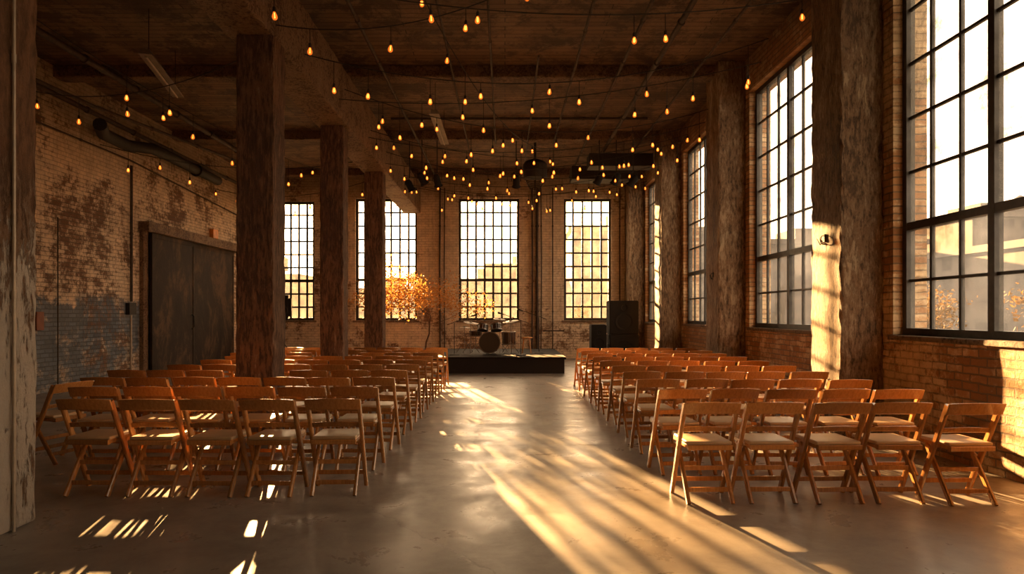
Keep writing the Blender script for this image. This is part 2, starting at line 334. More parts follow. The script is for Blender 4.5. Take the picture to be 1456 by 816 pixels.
# ---------------------------------------------------------------- room shell
XL,XR,YB,YF,ZC=-8.8,4.6,23.0,-5.0,6.35
def panel(name,axis,t0,t1,u0,u1,z0,z1,ops,mat):
    us=sorted(set([u0,u1]+[o[0] for o in ops]+[o[1] for o in ops])); zs=sorted(set([z0,z1]+[o[2] for o in ops]+[o[3] for o in ops]))
    def solid(i,j):
        if i<0 or j<0 or i>=len(us)-1 or j>=len(zs)-1: return False
        uc=(us[i]+us[i+1])/2; zc=(zs[j]+zs[j+1])/2
        return not any(o[0]<uc<o[1] and o[2]<zc<o[3] for o in ops)
    mb=MB()
    P=(lambda t,u,z:(t,u,z)) if axis=='x' else (lambda t,u,z:(u,t,z))
    for i in range(len(us)-1):
        for j in range(len(zs)-1):
            if not solid(i,j): continue
            a,b_,c,d=us[i],us[i+1],zs[j],zs[j+1]
            for t in (t0,t1): mb.add([P(t,a,c),P(t,b_,c),P(t,b_,d),P(t,a,d)],[(0,1,2,3)])
            if not solid(i-1,j): mb.add([P(t0,a,c),P(t1,a,c),P(t1,a,d),P(t0,a,d)],[(0,1,2,3)])
            if not solid(i+1,j): mb.add([P(t0,b_,c),P(t1,b_,c),P(t1,b_,d),P(t0,b_,d)],[(0,1,2,3)])
            if not solid(i,j-1): mb.add([P(t0,a,c),P(t1,a,c),P(t1,b_,c),P(t0,b_,c)],[(0,1,2,3)])
            if not solid(i,j+1): mb.add([P(t0,a,d),P(t1,a,d),P(t1,b_,d),P(t0,b_,d)],[(0,1,2,3)])
    o=mb.obj(name,mat)
    bm=bmesh.new(); bm.from_mesh(o.data); bmesh.ops.remove_doubles(bm,verts=bm.verts,dist=1e-4); bmesh.ops.recalc_face_normals(bm,faces=bm.faces); bm.to_mesh(o.data); bm.free()
    return o
rw=[(0.4,3.3),(5.1,8.0),(9.8,12.7),(14.5,17.4),(19.2,22.1)]
RZ0,RZ1=1.26,5.7
bw=[(-7.9,-6.5,1.3,5.35),(-5.1,-3.0,1.3,5.45),(-1.58,0.48,1.3,5.45),(2.01,3.62,1.3,5.45)]
tag(panel("wall_right",'x',XR,XR+0.4,YF,YB+0.4,0,ZC+0.15,[(a,b,RZ0,RZ1) for a,b in rw],M['brick_right']),"brick wall with tall factory window openings","wall",kind="structure")
tag(panel("wall_back",'y',YB,YB+0.4,XL-0.4,XR,0,ZC+0.15,bw,M['brick_back']),"whitewashed worn brick wall behind the stage","wall",kind="structure")
tag(panel("wall_left",'x',XL-0.4,XL,YF,YB,0,ZC+0.15,[],M['brick_left']),"old brick wall with peeling whitewash and blue dado","wall",kind="structure")
tag(panel("wall_front",'y',YF-0.4,YF,XL-0.4,XR+0.4,0,ZC+0.15,[],M['brick_back']),"brick wall with peeling whitewash","wall",kind="structure")
mb=MB(); mb.box((XL-0.4,YF-0.4,-0.2),(XR+0.4,YB+0.4,0)); tag(mb.obj("floor",M['floor']),"worn polished concrete floor","floor",kind="structure")
mb=MB(); mb.box((XL,YF,ZC),(XR,YB,ZC+0.15)); tag(mb.obj("ceiling",M['ceil']),"dark old timber plank ceiling","ceiling",kind="structure")

wn=[0]
def window(axis,t,u0,u1,z0,z1,cols,rows,mull=None,trans=None,depth=0.05,mw=0.019):
    wn[0]+=1
    P=(lambda tt,u,z:(t+tt,u,z)) if axis=='x' else (lambda tt,u,z:(u,t+tt,z))
    mb=MB()
    def bx(a0,b0,c0,a1,b1,c1):
        p=P(a0,b0,c0); q=P(a1,b1,c1); mb.box(tuple(min(x,y) for x,y in zip(p,q)),tuple(max(x,y) for x,y in zip(p,q)))
    f=0.08; d=depth
    bx(-d,u0,z0,d,u0+f,z1); bx(-d,u1-f,z0,d,u1,z1); bx(-d,u0+f,z0,d,u1-f,z0+f); bx(-d,u0+f,z1-f,d,u1-f,z1)
    for i in range(1,cols):
        u=u0+(u1-u0)*i/cols; w=0.045 if i==mull else mw
        bx(-d*(0.9 if i==mull else 0.4),u-w,z0+f,d*(0.9 if i==mull else 0.4),u+w,z1-f)
    for j in range(1,rows):
        z=z0+(z1-z0)*j/rows; big=trans is not None and j in trans; w=0.045 if big else mw*0.85
        bx(-d*(0.85 if big else 0.35),u0+f,z-w,d*(0.85 if big else 0.35),u1-f,z+w)
    o=mb.obj("window_%d"%wn[0],M['frame']); tag(o,"tall multi-pane steel factory window with dusty glass","window",kind="structure")
    gm=MB()
    gm.add([P(0,u0+f,z0+f),P(0,u1-f,z0+f),P(0,u1-f,z1-f),P(0,u0+f,z1-f)],[(0,1,2,3)])
    gm.obj("glass",M['glass'] if axis=='x' else M['glassb'],parent=o)
    la=bpy.data.lights.new("sky_portal",'AREA'); la.shape='RECTANGLE'; la.cycles.is_portal=True
    lo=bpy.data.objects.new("sky_portal",la); COL.objects.link(lo)
    la.size=u1-u0; la.size_y=z1-z0
    lo.location=P(0.3,(u0+u1)/2,(z0+z1)/2)
    lo.rotation_euler=(math.radians(90),0,math.radians(90)) if axis=='x' else (math.radians(-90),0,0)
    return o
for a,b in rw: window('x',XR+0.16,a,b,RZ0,RZ1,6,7,3,(2,),0.05,0.019)
for a,b,c,d in bw:
    window('y',YB+0.16,a,b,c,d,5 if b-a<1.7 else 7,9,None,(3,),0.05,0.032)
tn=[0]
def trim(a,b,mat,label):
    tn[0]+=1; mb=MB(); c=tuple((x+y)/2 for x,y in zip(a,b))
    mb.box(a,b); o=mb.obj("trim_%d"%tn[0],mat,origin=(c[0],c[1],a[2]))
    bv=o.modifiers.new("bevel",'BEVEL'); bv.width=0.012; bv.segments=2
    tag(o,label,"window sill",kind="structure"); return o
for a,b in rw: trim((XR-0.04,a-0.06,RZ0-0.06),(XR+0.2,b+0.06,RZ0),M['sill'],"worn stone window sill")
for a,b,c,d in bw: trim((a-0.08,YB-0.06,c-0.07),(b+0.08,YB+0.2,c),M['sill'],"worn stone window sill")

def rough_box(name,a,b,mat,seg=10,amp=0.012,bev=0.03):
    bm=bmesh.new(); bmesh.ops.create_cube(bm,size=1)
    dx,dy,dz=[q-p for p,q in zip(a,b)]
    bmesh.ops.scale(bm,vec=(dx,dy,dz),verts=bm.verts)
    bmesh.ops.bevel(bm,geom=list(bm.edges),offset=bev,segments=2,affect='EDGES',profile=0.6)
    L_=max(dx,dy,dz); ax=[dx,dy,dz].index(L_)
    n=max(4,int(L_/0.12))
    for i in range(1,n):
        co=[0,0,0]; co[ax]=-L_/2+L_*i/n; no=[0,0,0]; no[ax]=1
        bmesh.ops.bisect_plane(bm,geom=bm.verts[:]+bm.edges[:]+bm.faces[:],plane_co=co,plane_no=no)
    for v in bm.verts:
        if abs(abs(v.co[ax])-L_/2)<0.05: continue
        for k in range(3):
            if k!=ax: v.co[k]+=random.uniform(-amp,amp)
    me=bpy.data.meshes.new(name); bm.to_mesh(me); bm.free(); me.materials.append(mat)
    o=bpy.data.objects.new(name,me); o.location=[(p+q)/2 for p,q in zip(a,b)]; COL.objects.link(o); return o
for y0 in (3.5,8.2,12.9,17.6,22.25):
    y1=y0+0.8 if y0<22 else YB
    o=rough_box("column",(4.08,y0,0),(XR,y1,ZC),M['concrete_col'],amp=0.012)
    tag(o,"square concrete pier with peeling brown and cream paint","column","concrete piers along the window wall")
for i,(x,y,w) in enumerate([(-3.62,4.71,0.42),(-3.08,8.53,0.46),(-3.16,12.5,0.42),(-3.17,16.5,0.44)]):
    o=rough_box("column",(x-w/2,y-w/2,0),(x+w/2,y+w/2,4.95),M['wood_col_w'] if i==0 else M['wood_col'],amp=0.011)
    tag(o,"thick timber post with flaking white paint" if i==0 else "thick dark brown timber post, worn","column"); o["group"]="timber posts beside the chairs"
o=rough_box("beam",(-3.45,YF,4.95),(-2.87,YB,5.9),M['beam'],amp=0.010); tag(o,"massive weathered girder resting on the timber posts","beam")
for y in (-0.8,3.9,8.6,13.3,18.0,22.6):
    o=rough_box("beam",(XL,y-0.17,6.12),(XR,y+0.17,ZC),M['xbeam'],amp=0.009); tag(o,"dark timber cross beam under the ceiling","beam"); o["group"]="ceiling cross beams"

# sliding door
d=empty("door_1",(XL+0.05,19,0)); tag(d,"pair of rusted sheet metal sliding doors with timber header","door",kind="structure")
def rel(o,p):
    o.parent=p; o.location=V(o.location)-V(p.location); return o
for (y0,y1,xx) in ((16.5,18.75,XL+0.14),(18.65,21.7,XL+0.05)):
    mb=MB(); mb.box((xx-0.03,y0,0.03),(xx+0.03,y1,3.5))
    for zz in (0.04,3.38): mb.box((xx+0.03,y0+0.002,zz),(xx+0.04,y1-0.002,zz+0.1))
    for yy in (y0,y1-0.08): mb.box((xx+0.03,yy,0.05),(xx+0.042,yy+0.08,3.49))
    rel(mb.obj("door_leaf",M['door']),d)
mb=MB(); mb.box((XL+0.0,16.2,3.5),(XL+0.26,22.0,3.74)); mb.box((XL+0.0,16.25,0),(XL+0.1,16.46,3.5))
rel(mb.obj("door_header",M['beam']),d)
mb=MB(); mb.tube([(XL+0.17,18.6,1.1),(XL+0.24,18.6,1.15),(XL+0.24,18.6,1.45),(XL+0.17,18.6,1.5)],0.015); rel(mb.obj("handle",M['iron'],True),d)

# ---------------------------------------------------------------- chairs
def make_chair():
    root=empty("folding_chair")
    parts=[]
    F_,B_,T_=0.165,-0.205,0.79     # front foot y, top y, top z of the long side rails
    for s in (-1,1):
        x=0.210*s
        mb=MB(); mb.bar((x,F_,0.0),(x,B_,T_),0.031,0.050,ch=0.25); parts.append(mb.obj("leg",M['chair'],parent=root))
    for s in (-1,1):
        x=0.176*s
        mb=MB(); mb.bar((x,-0.20,0.0),(x,0.10,0.435),0.029,0.044,ch=0.25); parts.append(mb.obj("leg",M['chair'],parent=root))
    def slat(z0,z1,bowd,hw,name,th=0.010,yo=-0.028):
        mb=MB(); n=10; vs=[]
        for i in range(n+1):
            u=-1+2*i/n; x=hw*u; bow=-bowd*(1-u*u)
            top=z1+0.012*(1-u*u); bot=z0+0.008*(1-u*u)
            for z in (bot,top):
                y=F_-(z/T_)*(F_-B_)+yo+bow
                vs.append((x,y-th,z)); vs.append((x,y+th,z))
        fs=[]
        for i in range(n):
            a=4*i; b_=4*(i+1)
            fs+=[(a,b_,b_+2,a+2),(a+1,a+3,b_+3,b_+1),(a+2,b_+2,b_+3,a+3),(a,a+1,b_+1,b_)]
        fs+=[(0,2,3,1),(4*n,4*n+1,4*n+3,4*n+2)]
        mb.add(vs,fs); o=mb.obj(name,M['chair'],True,parent=root); bv=o.modifiers.new("b",'BEVEL'); bv.width=0.005; bv.segments=2; bv.limit_method='ANGLE'; parts.append(o)
    slat(0.712,0.805,0.035,0.228,"backrest")
    slat(0.555,0.595,0.020,0.197,"back_slat",0.008,0.0)
    mb=MB(); mb.bar((-0.16,-0.17,0.445),(-0.16,0.21,0.455),0.035,0.035); mb.bar((0.16,-0.17,0.445),(0.16,0.21,0.455),0.035,0.035)
    mb.bar((-0.178,-0.175,0.445),(0.178,-0.175,0.445),0.04,0.04,side=(0,0,1)); mb.bar((-0.178,0.21,0.455),(0.178,0.21,0.455),0.035,0.04,side=(0,0,1))
    parts.append(mb.obj("seat_frame",M['chair'],parent=root))
    bm=bmesh.new(); bmesh.ops.create_cube(bm,size=1); bmesh.ops.scale(bm,vec=(0.36,0.38,0.03),verts=bm.verts)
    bmesh.ops.bevel(bm,geom=list(bm.edges),offset=0.013,segments=3,affect='EDGES',profile=0.6); bmesh.ops.translate(bm,vec=(0,0.02,0.476),verts=bm.verts)
    me=bpy.data.meshes.new("seat"); bm.to_mesh(me); bm.free(); me.materials.append(M['cushion']); me.polygons.foreach_set("use_smooth",[True]*len(me.polygons))
    o=bpy.data.objects.new("seat",me); COL.objects.link(o); o.parent=root; o["label"]="pale tan padded seat"; parts.append(o)
    for (y,z,hw) in ((F_-(F_-B_)*0.13/T_,0.13,0.205),(-0.20+0.30*0.10/0.435,0.10,0.172),(-0.20+0.30*0.25/0.435,0.25,0.172)):
        mb=MB(); mb.bar((-hw,y,z),(hw,y,z),0.036,0.02,side=(0,0,1)); parts.append(mb.obj("stretcher",M['chair'],parent=root))
    return root,parts
proto,pparts=make_chair()
first=[True]
def place_chair(x,y,rz=0.0,label="honey-coloured wooden folding chair with tan padded seat",group="rows of wooden folding chairs"):
    if first[0]:
        first[0]=False; r=proto
    else:
        r=proto.copy(); COL.objects.link(r)
        for p in pparts:
            c=p.copy(); c.parent=r; COL.objects.link(c)
    r.location=(x,y,0); r.rotation_euler=(0,0,rz)
    tag(r,label,"chair",group); return r
for i in range(10):
    y=5.75+0.95*i
    cnt=[5,6,7,7,7,7,7,7,7,7][i]
    xs=[-1.43-0.50*j for j in range(cnt)]
    if i in (3,7): xs=[-1.43,-1.93,-2.43,-3.72,-4.22,-4.72]
    for x in xs:
        place_chair(x+random.uniform(-0.012,0.012),y+random.uniform(-0.03,0.03),random.uniform(-0.04,0.04))
    for j in range(5):
        place_chair(1.62+0.507*j+random.uniform(-0.015,0.015)+0.008*i,y-0.2+random.uniform(-0.03,0.03)-0.01*j,random.uniform(-0.04,0.06)+0.03)
place_chair(-4.62,6.95,math.radians(75),"wooden folding chair turned sideways beside the rows")

# ---------------------------------------------------------------- stage and gear
mb=MB(); mb.box((-1.95,17.1,0.36),(1.55,21.2,0.42),1); mb.box((-1.91,17.13,0.0),(1.51,21.17,0.36),0)
o=mb.obj("stage",[M['stage'],M['stagetop']]); tag(o,"low black stage platform","stage")
def drumkit(x,y,z):
    r=empty("drum_kit",(x,y,z)); tag(r,"dark drum kit with bass drum and cymbals on the stage","drum kit"); r.scale=(0.95,0.95,0.95)
    def fin(mb,n,m,s=True): return mb.obj(n,m,s,parent=r)
    def drum(name,p,ax,rad,dep):
        mb=MB(); p=V(p); ax=V(ax).normalized(); q=p+ax*dep
        mb.cyl(p,q,rad,rad,28,0,False)
        mb.lathe(p,[(0.0,0.01),(rad*0.98,0.01)],ax,28,1); mb.lathe(q,[(0.0,-0.01),(rad*0.98,-0.01)],ax,28,1)
        for c,sg in ((p,-1),(q,1)): mb.lathe(c,[(rad-0.012,-0.012),(rad+0.012,-0.012),(rad+0.012,0.022),(rad-0.012,0.022)],ax,28,2)
        for k in range(8):
            t=V((0,0,1)) if abs(ax.z)<0.9 else V((1,0,0)); a=ax.cross(t).normalized(); b_=ax.cross(a); w=(a*math.cos(k*math.pi/4)+b_*math.sin(k*math.pi/4))*(rad+0.012)
            mb.cyl(p+w,q+w,0.006,0.006,6,2)
        fin(mb,name,[M['shell'],M['drumhead'],M['chrome']])
    drum("bass_drum",(0,-0.35,0.335),(0,1,0),0.30,0.42)
    drum("tom",(-0.2,-0.15,0.68),(0.1,0.35,1),0.14,0.15); drum("tom",(0.2,-0.15,0.68),(-0.1,0.35,1),0.15,0.16)
    drum("floor_tom",(0.55,0.35,0.25),(0,0,1),0.2,0.36); drum("snare_drum",(-0.42,0.35,0.5),(0,0,1),0.18,0.14)
    for px,py in ((0.38,0.35),(0.64,0.2),(0.64,0.5)):
        mb=MB(); mb.cyl((px,py,0.005),(px,py,0.45),0.01,0.01,8); fin(mb,"drum_leg",M['chrome'])
    mb=MB()
    for a in range(3):
        mb.cyl((-0.42,0.35,0.22),(-0.42+0.25*math.cos(a*2.1),0.35+0.25*math.sin(a*2.1),0.02),0.009,0.009,8)
    mb.cyl((-0.42,0.35,0.2),(-0.42,0.35,0.5),0.011,0.011,8); fin(mb,"snare_stand",M['chrome'])
    mb=MB(); mb.cyl((-0.1,0.0,0.6),(-0.18,-0.05,0.75),0.012,0.012,8); mb.cyl((0.1,0.0,0.6),(0.18,-0.05,0.75),0.012,0.012,8); fin(mb,"tom_holder",M['chrome'])
    for (cx,cy,cz,cr,tx,ty) in ((-0.55,0.05,0.90,0.22,0.15,-0.12),(0.6,0.0,0.94,0.24,-0.15,-0.12),(-0.75,0.4,0.75,0.17,0,0),(0.28,0.4,1.0,0.19,0.1,-0.1)):
        ax=V((tx,ty,1)).normalized()
        mb=MB(); mb.lathe((cx,cy,cz),[(0.0,0.03),(0.03,0.026),(0.045,0.008),(cr*0.6,0.002),(cr,-0.012),(cr,-0.015),(cr*0.6,-0.001),(0.0,0.0)],ax,28); fin(mb,"cymbal",M['brass'])
        mb=MB(); mb.cyl((cx,cy,0.25),(cx,cy,cz+0.04),0.009,0.009,8)
        for a in range(3): mb.cyl((cx,cy,0.35),(cx+0.28*math.cos(a*2.1+0.5),cy+0.28*math.sin(a*2.1+0.5),0.02),0.009,0.009,8)
        fin(mb,"cymbal_stand",M['chrome'])
    mb=MB(); mb.lathe((0,0.75,0.5),[(0,0),(0.16,0),(0.17,0.03),(0.16,0.07),(0,0.08)],seg=24); mb.cyl((0,0.75,0.2),(0,0.75,0.5),0.015)
    for a in range(3): mb.cyl((0,0.75,0.25),(0.22*math.cos(a*2.1),0.75+0.22*math.sin(a*2.1),0.02),0.01,0.01,8)
    fin(mb,"drum_throne",M['blackgloss'])
drumkit(-0.42,18.6,0.422)
def mic(x,y,z,h,lean,label):
    mb=MB(); mb.lathe((x,y,z),[(0,0),(0.13,0),(0.13,0.015),(0.02,0.03),(0,0.03)],seg=20); mb.cyl((x,y,z+0.01),(x,y,z+h),0.01,0.01,8)
    r=mb.obj("microphone_stand",M['iron'],True,origin=(x,y,z)); tag(r,label,"microphone stand")
    mb=MB(); mb.cyl((-0.2*lean,0,h-0.05),(0.45*lean,0,h+0.18),0.008,0.008,8); mb.obj("boom_arm",M['iron'],True,parent=r)
    mb=MB(); mb.lathe((0.45*lean,0,h+0.18),[(0,0),(0.014,0.0),(0.02,0.1),(0.028,0.12),(0.028,0.15),(0.015,0.17),(0,0.17)],ax=(lean,0,0.3),seg=12); mb.obj("microphone",M['blackgloss'],True,parent=r)
mic(0.42,17.8,0.421,0.9,-1,"black boom microphone stand beside the drum kit"); mic(-1.35,18.0,0.421,0.85,1,"black boom microphone stand on the stage"); mic(0.95,18.9,0.421,1.0,-1,"black boom microphone stand near the wooden stool")
mb=MB(); mb.lathe((0.6,18.7,0.842),[(0,0),(0.16,0),(0.165,0.015),(0.16,0.03),(0,0.03)],seg=24); st=mb.obj("stool",M['chair'],True,origin=(0.6,18.7,0.425)); tag(st,"small round wooden stool on the stage","stool")
for a in range(4):
    c,s=math.cos(a*math.pi/2+0.7),math.sin(a*math.pi/2+0.7)
    mb=MB(); mb.cyl((0.11*c,0.11*s,0.42),(0.17*c,0.17*s,0.003),0.013,0.013,8); mb.obj("leg",M['chair'],True,parent=st)
def speaker(x,y,z,w,dp,h,label,cones):
    r=empty("loudspeaker",(x,y,z)); tag(r,label,"loudspeaker")
    bm=bmesh.new(); bmesh.ops.create_cube(bm,size=1); bmesh.ops.scale(bm,vec=(w,dp,h),verts=bm.verts); bmesh.ops.translate(bm,vec=(0,0,h/2),verts=bm.verts)
    bmesh.ops.bevel(bm,geom=list(bm.edges),offset=0.02,segments=2,affect='EDGES'); me=bpy.data.meshes.new("cabinet"); bm.to_mesh(me); bm.free(); me.materials.append(M['black'])
    o=bpy.data.objects.new("cabinet",me); COL.objects.link(o); o.parent=r
    for (cz,cr) in cones:
        mb=MB(); mb.lathe((0,-dp/2-0.001,cz),[(cr+0.02,0),(cr+0.02,0.012),(cr,0.014),(cr*0.85,0.004),(cr*0.3,-0.05),(0,-0.03)],ax=(0,-1,0),seg=28); mb.obj("speaker_cone",M['black'],True,parent=r)
    for s in (-1,1):
        mb=MB(); mb.tube([(s*(w/2),-0.05,h*0.7),(s*(w/2+0.025),-0.05,h*0.7),(s*(w/2+0.025),0.05,h*0.7),(s*(w/2),0.05,h*0.7)],0.008); mb.obj("handle",M['iron'],True,parent=r)
    return r
speaker(3.30,19.0,0,0.8,0.7,0.95,"large black bass loudspeaker on the floor under another",[(0.48,0.3)])
speaker(3.30,19.0,0.952,0.8,0.65,0.93,"black loudspeaker stacked on the bass cabinet",[(0.35,0.24),(0.74,0.09)])
speaker(2.60,18.9,0,0.42,0.5,1.22,"slim black loudspeaker beside the tall stack",[(0.3,0.14),(0.7,0.14),(1.0,0.06)])
r=empty("loudspeaker",(-5.62,17.2,0)); tag(r,"black loudspeaker on a tripod stand","loudspeaker")
mb=MB(); mb.cyl((0,0,0.25),(0,0,1.4),0.018)
for a in range(3): mb.cyl((0,0,0.75),(0.5*math.cos(a*2.1),0.5*math.sin(a*2.1),0.015),0.012)
mb.obj("tripod",M['iron'],True,parent=r)
bm=bmesh.new(); bmesh.ops.create_cube(bm,size=1)
for v in bm.verts:
    v.co.x*=0.46*(1 if v.co.y<0 else 0.6); v.co.y*=0.34; v.co.z*=0.62
bmesh.ops.bevel(bm,geom=list(bm.edges),offset=0.08,segments=4,affect='EDGES'); bmesh.ops.translate(bm,vec=(0,0,1.68),verts=bm.verts)
me=bpy.data.meshes.new("cabinet"); bm.to_mesh(me); bm.free(); me.materials.append(M['black']); o=bpy.data.objects.new("cabinet",me); COL.objects.link(o); o.parent=r
mb=MB(); mb.lathe((0,-0.171,1.6),[(0.14,0),(0.13,0.01),(0.05,-0.03),(0,-0.02)],ax=(0,-1,0),seg=24); mb.obj("speaker_cone",M['blackgloss'],True,parent=r)

# ---------------------------------------------------------------- tree
def tree(name,loc,h,spread,nleaf,leafm,label,potted=True,seed=1,ls=0.05,cat="tree",base=0.35,rat=(.5,.75),scat=0.05,wide=1.0):
    rnd=random.Random(seed); r=empty(name,loc); tag(r,label,cat)
    tr=MB(); tips=[]
    def branch(p,d,l,rad,dep):
        pts=[p]; rr=[rad]; q=p.copy(); dd=d.copy()
        for k in range(4):
            dd=(dd+V((rnd.uniform(-.25,.25),rnd.uniform(-.25,.25),rnd.uniform(-.02,.18)))).normalized(); q=q+V((dd.x*wide,dd.y*wide,dd.z))*l/4; pts.append(q.copy()); rr.append(rad*(1-0.13*(k+1)))
        tr.tube(pts,rr,6)
        if dep<=2: tips.extend(pts[1:])
        if dep>0:
            for k in range(4):
                b=pts[rnd.choice([2,3,4])]
                nd=(dd+V((rnd.uniform(-1,1)*spread,rnd.uniform(-1,1)*spread,rnd.uniform(-0.3,0.4)))).normalized()
                branch(b,nd,l*rnd.uniform(*rat),rr[-1]*0.6,dep-1)
    z0=0.35 if potted else 0.0
    branch(V((0,0,z0)),V((0,0,1)),h*base,0.03*h/2.5,4)
    tr.obj("trunk",M['bark'],True,parent=r)
    lf=MB()
    for k in range(nleaf):
        c=rnd.choice(tips)+V((rnd.gauss(0,1),rnd.gauss(0,1),rnd.gauss(0,1)))*scat*h/2.5
        a=V((rnd.gauss(0,1),rnd.gauss(0,1),rnd.gauss(0,1))).normalized(); b=a.orthogonal().normalized(); s=ls*rnd.uniform(.6,1.2)
        lf.add([c,c+a*s*0.5+b*s*0.35,c+a*s,c+a*s*0.5-b*s*0.35],[(0,1,2,3)])
    lf.obj("foliage",leafm,parent=r)
    if potted:
        mb=MB(); mb.lathe((0,0,0),[(0,0),(0.2,0),(0.27,0.38),(0.29,0.38),(0.29,0.42),(0.25,0.42),(0.24,0.36),(0,0.36)],seg=24); mb.obj("pot",M['pot'],True,parent=r)
tree("potted_tree",(-2.42,20.5,0),2.75,2.6,5600,M['leaf'],"small potted tree with orange autumn leaves by the brick wall",True,5,0.07,base=0.42,rat=(.66,.88),scat=0.10,wide=1.35)

# ---------------------------------------------------------------- string lights
def bulbmesh():
    mb=MB(); mb.lathe((0,0,0),[(0.0,-0.108),(0.014,-0.106),(0.025,-0.097),(0.031,-0.082),(0.031,-0.068),(0.026,-0.050),(0.018,-0.032),(0.013,-0.018),(0.013,-0.01)],seg=14)
    gl=mb.obj("bulb",M['bulb'],True)
    mb=MB(); mb.tube([(-0.009,0,-0.03),(-0.014,0,-0.080),(0,0.004,-0.087),(0.0,0,-0.04),(0,-0.004,-0.087),(0.014,0,-0.080),(0.009,0,-0.03)],0.0044,6); fi=mb.obj("filament",M['fil'],True)
    mb=MB(); mb.lathe((0,0,0),[(0,0.045),(0.008,0.043),(0.017,0.03),(0.019,-0.012),(0.016,-0.018),(0,-0.018)],seg=12); so=mb.obj("socket",M['iron'],True)
    return gl,fi,so
G,F,K=bulbmesh(); used=[False]
def string(ends,sag,n,drop=(0.03,0.55)):
    a,b=V(ends[0]),V(ends[1]); P=lambda t:a.lerp(b,t)-V((0,0,1))*sag*4*t*(1-t)
    mb=MB(); mb.tube([P(t/24) for t in range(25)],0.008,5)
    bs=[]
    for k in range(n):
        t=(k+0.5+random.uniform(-.48,.48))/n; p=P(t); dl=random.uniform(*drop)**1.3; q=p-V((0,0,dl+0.04)); mb.cyl(p,q+V((0,0,0.03)),0.005,0.005,5); bs.append(q)
    w=mb.obj("string_lights",M['iron'],origin=tuple(a)); tag(w,"black cord of glowing amber filament bulbs under the ceiling","string lights","string lights across the ceiling")
    for q in bs:
        if not used[0]: g_,f_,k_=G,F,K; used[0]=True
        else:
            g_,f_,k_=G.copy(),F.copy(),K.copy()
            for o in (g_,f_,k_): COL.objects.link(o)
        g_.parent=w; k_.parent=w; f_.parent=g_
        g_.location=q-a; k_.location=q-a; g_.rotation_euler=(random.uniform(-.1,.1),random.uniform(-.1,.1),random.uniform(0,3)) 
L_=-2.85; R_=4.06
strs=[ (((-6.1,8.2,5.35),(-4.6,16.8,5.1)),0.25,8),
 (((L_,7.6,5.35),(R_,8.7,5.6)),0.35,6),
 (((L_,8.4,5.1),(0.5,8.6,5.85)),0.30,4),
 (((L_,9.6,5.2),(R_,10.4,5.75)),0.55,9),
 (((L_,11.6,5.2),(R_,10.7,5.5)),0.30,8),
 (((L_,12.0,5.5),(R_,13.5,5.6)),0.6,11),
 (((L_,14.1,5.2),(R_,13.7,5.4)),0.45,11),
 (((L_,14.3,5.4),(R_,15.0,5.5)),0.55,12),
 (((L_,16.1,5.1),(R_,15.1,5.4)),0.4,12),
 (((L_,16.2,5.4),(R_,17.5,5.4)),0.5,12),
 (((L_,18.9,5.4),(R_,18.15,5.5)),0.45,12),
 (((L_,19.1,5.2),(R_,19.3,5.3)),0.35,11),
 (((L_,20.6,5.4),(R_,19.4,5.5)),0.45,10),
 (((-8.1,13.5,4.9),(-3.5,15.5,5.0)),0.30,7),
 (((-8.0,18.5,4.95),(-3.5,17.2,4.9)),0.30,8),
 (((-8.0,11.5,5.3),(-3.5,9.5,5.2)),0.30,5),
 (((-1.2,8.8,5.9),(1.4,17.6,5.9)),0.8,10),
]
for e,s_,n in strs: string(e,s_,n)

# ---------------------------------------------------------------- pipes, conduits, fixtures
def pipe(pts,r,mat,label,name="pipe",cat="pipe",grp=None):
    mb=MB(); mb.tube(pts,r,10)
    P=[V(p) for p in pts]
    for p,q in zip(P[:-1],P[1:]):
        L=(q-p).length; n=int(L/1.8)
        for i in range(1,n+1):
            c=p.lerp(q,i/(n+1)); dd=(q-p).normalized(); mb.cyl(c-dd*0.03,c+dd*0.03,r*1.35,r*1.35,10)
    o=mb.obj(name,mat,True,origin=tuple(pts[0])); tag(o,label,cat,grp); return o
for x,z,r,y0,y1 in ((2.15,6.08,0.03,2,22.5),(2.75,6.06,0.045,2,22.5),(-0.25,6.09,0.022,8,18.1),(-1.0,6.09,0.02,8,22.5),(3.6,6.085,0.025,2,22.5),(0.6,6.09,0.02,12,22.5),(1.3,6.085,0.025,2,18.1),(-2.3,6.08,0.03,2,22.5)):
    pipe([(x,y0,z),(x,y1,z)],r,M['pipe'],"thin dark metal pipe running under the cross beams",grp="ceiling pipes")
for y,xa,xb in ((9.6,-2.8,4.0),(16.6,-2.8,3.5)):
    pipe([(xa,y,6.31),(xb,y,6.31)],0.03,M['pipe'],"thin dark cross pipe hung under the plank ceiling",grp="ceiling pipes")
pipe([(XL+0.12,0,5.75),(XL+0.12,22.8,5.75)],0.05,M['pipe'],"dark pipe along the brick wall",grp="wall pipes")
pipe([(XL+0.06,5,5.1),(XL+0.06,15.7,5.1),(XL+0.06,22.8,4.7)],0.02,M['pipe'],"thin dark conduit along the brick wall",grp="wall pipes")
pipe([(XL+0.06,15.8,4.98),(XL+0.06,15.8,1.8)],0.03,M['pipe'],"vertical dark conduit on the brick wall",grp="wall pipes")
pipe([(XL+0.05,15.8,1.48),(XL+0.05,15.8,0.0)],0.022,M['conduit'],"pale vertical conduit on the brick wall",grp="wall pipes")
pipe([(XL+0.06,13.2,3.4),(XL+0.06,13.2,0.0)],0.012,M['pipe'],"thin vertical cable on the brick wall",grp="wall pipes")
pipe([(XL+0.4,6,5.5),(XL+0.9,13,5.5),(XL+1.6,18,5.6)],0.035,M['pipe'],"dark sloping pipe hung below the ceiling",grp="wall pipes")
pipe([(XL+1.3,7,6.04),(XL+1.4,22,6.04)],0.06,M['pipe'],"dark straight pipe hung below the ceiling",grp="wall pipes")
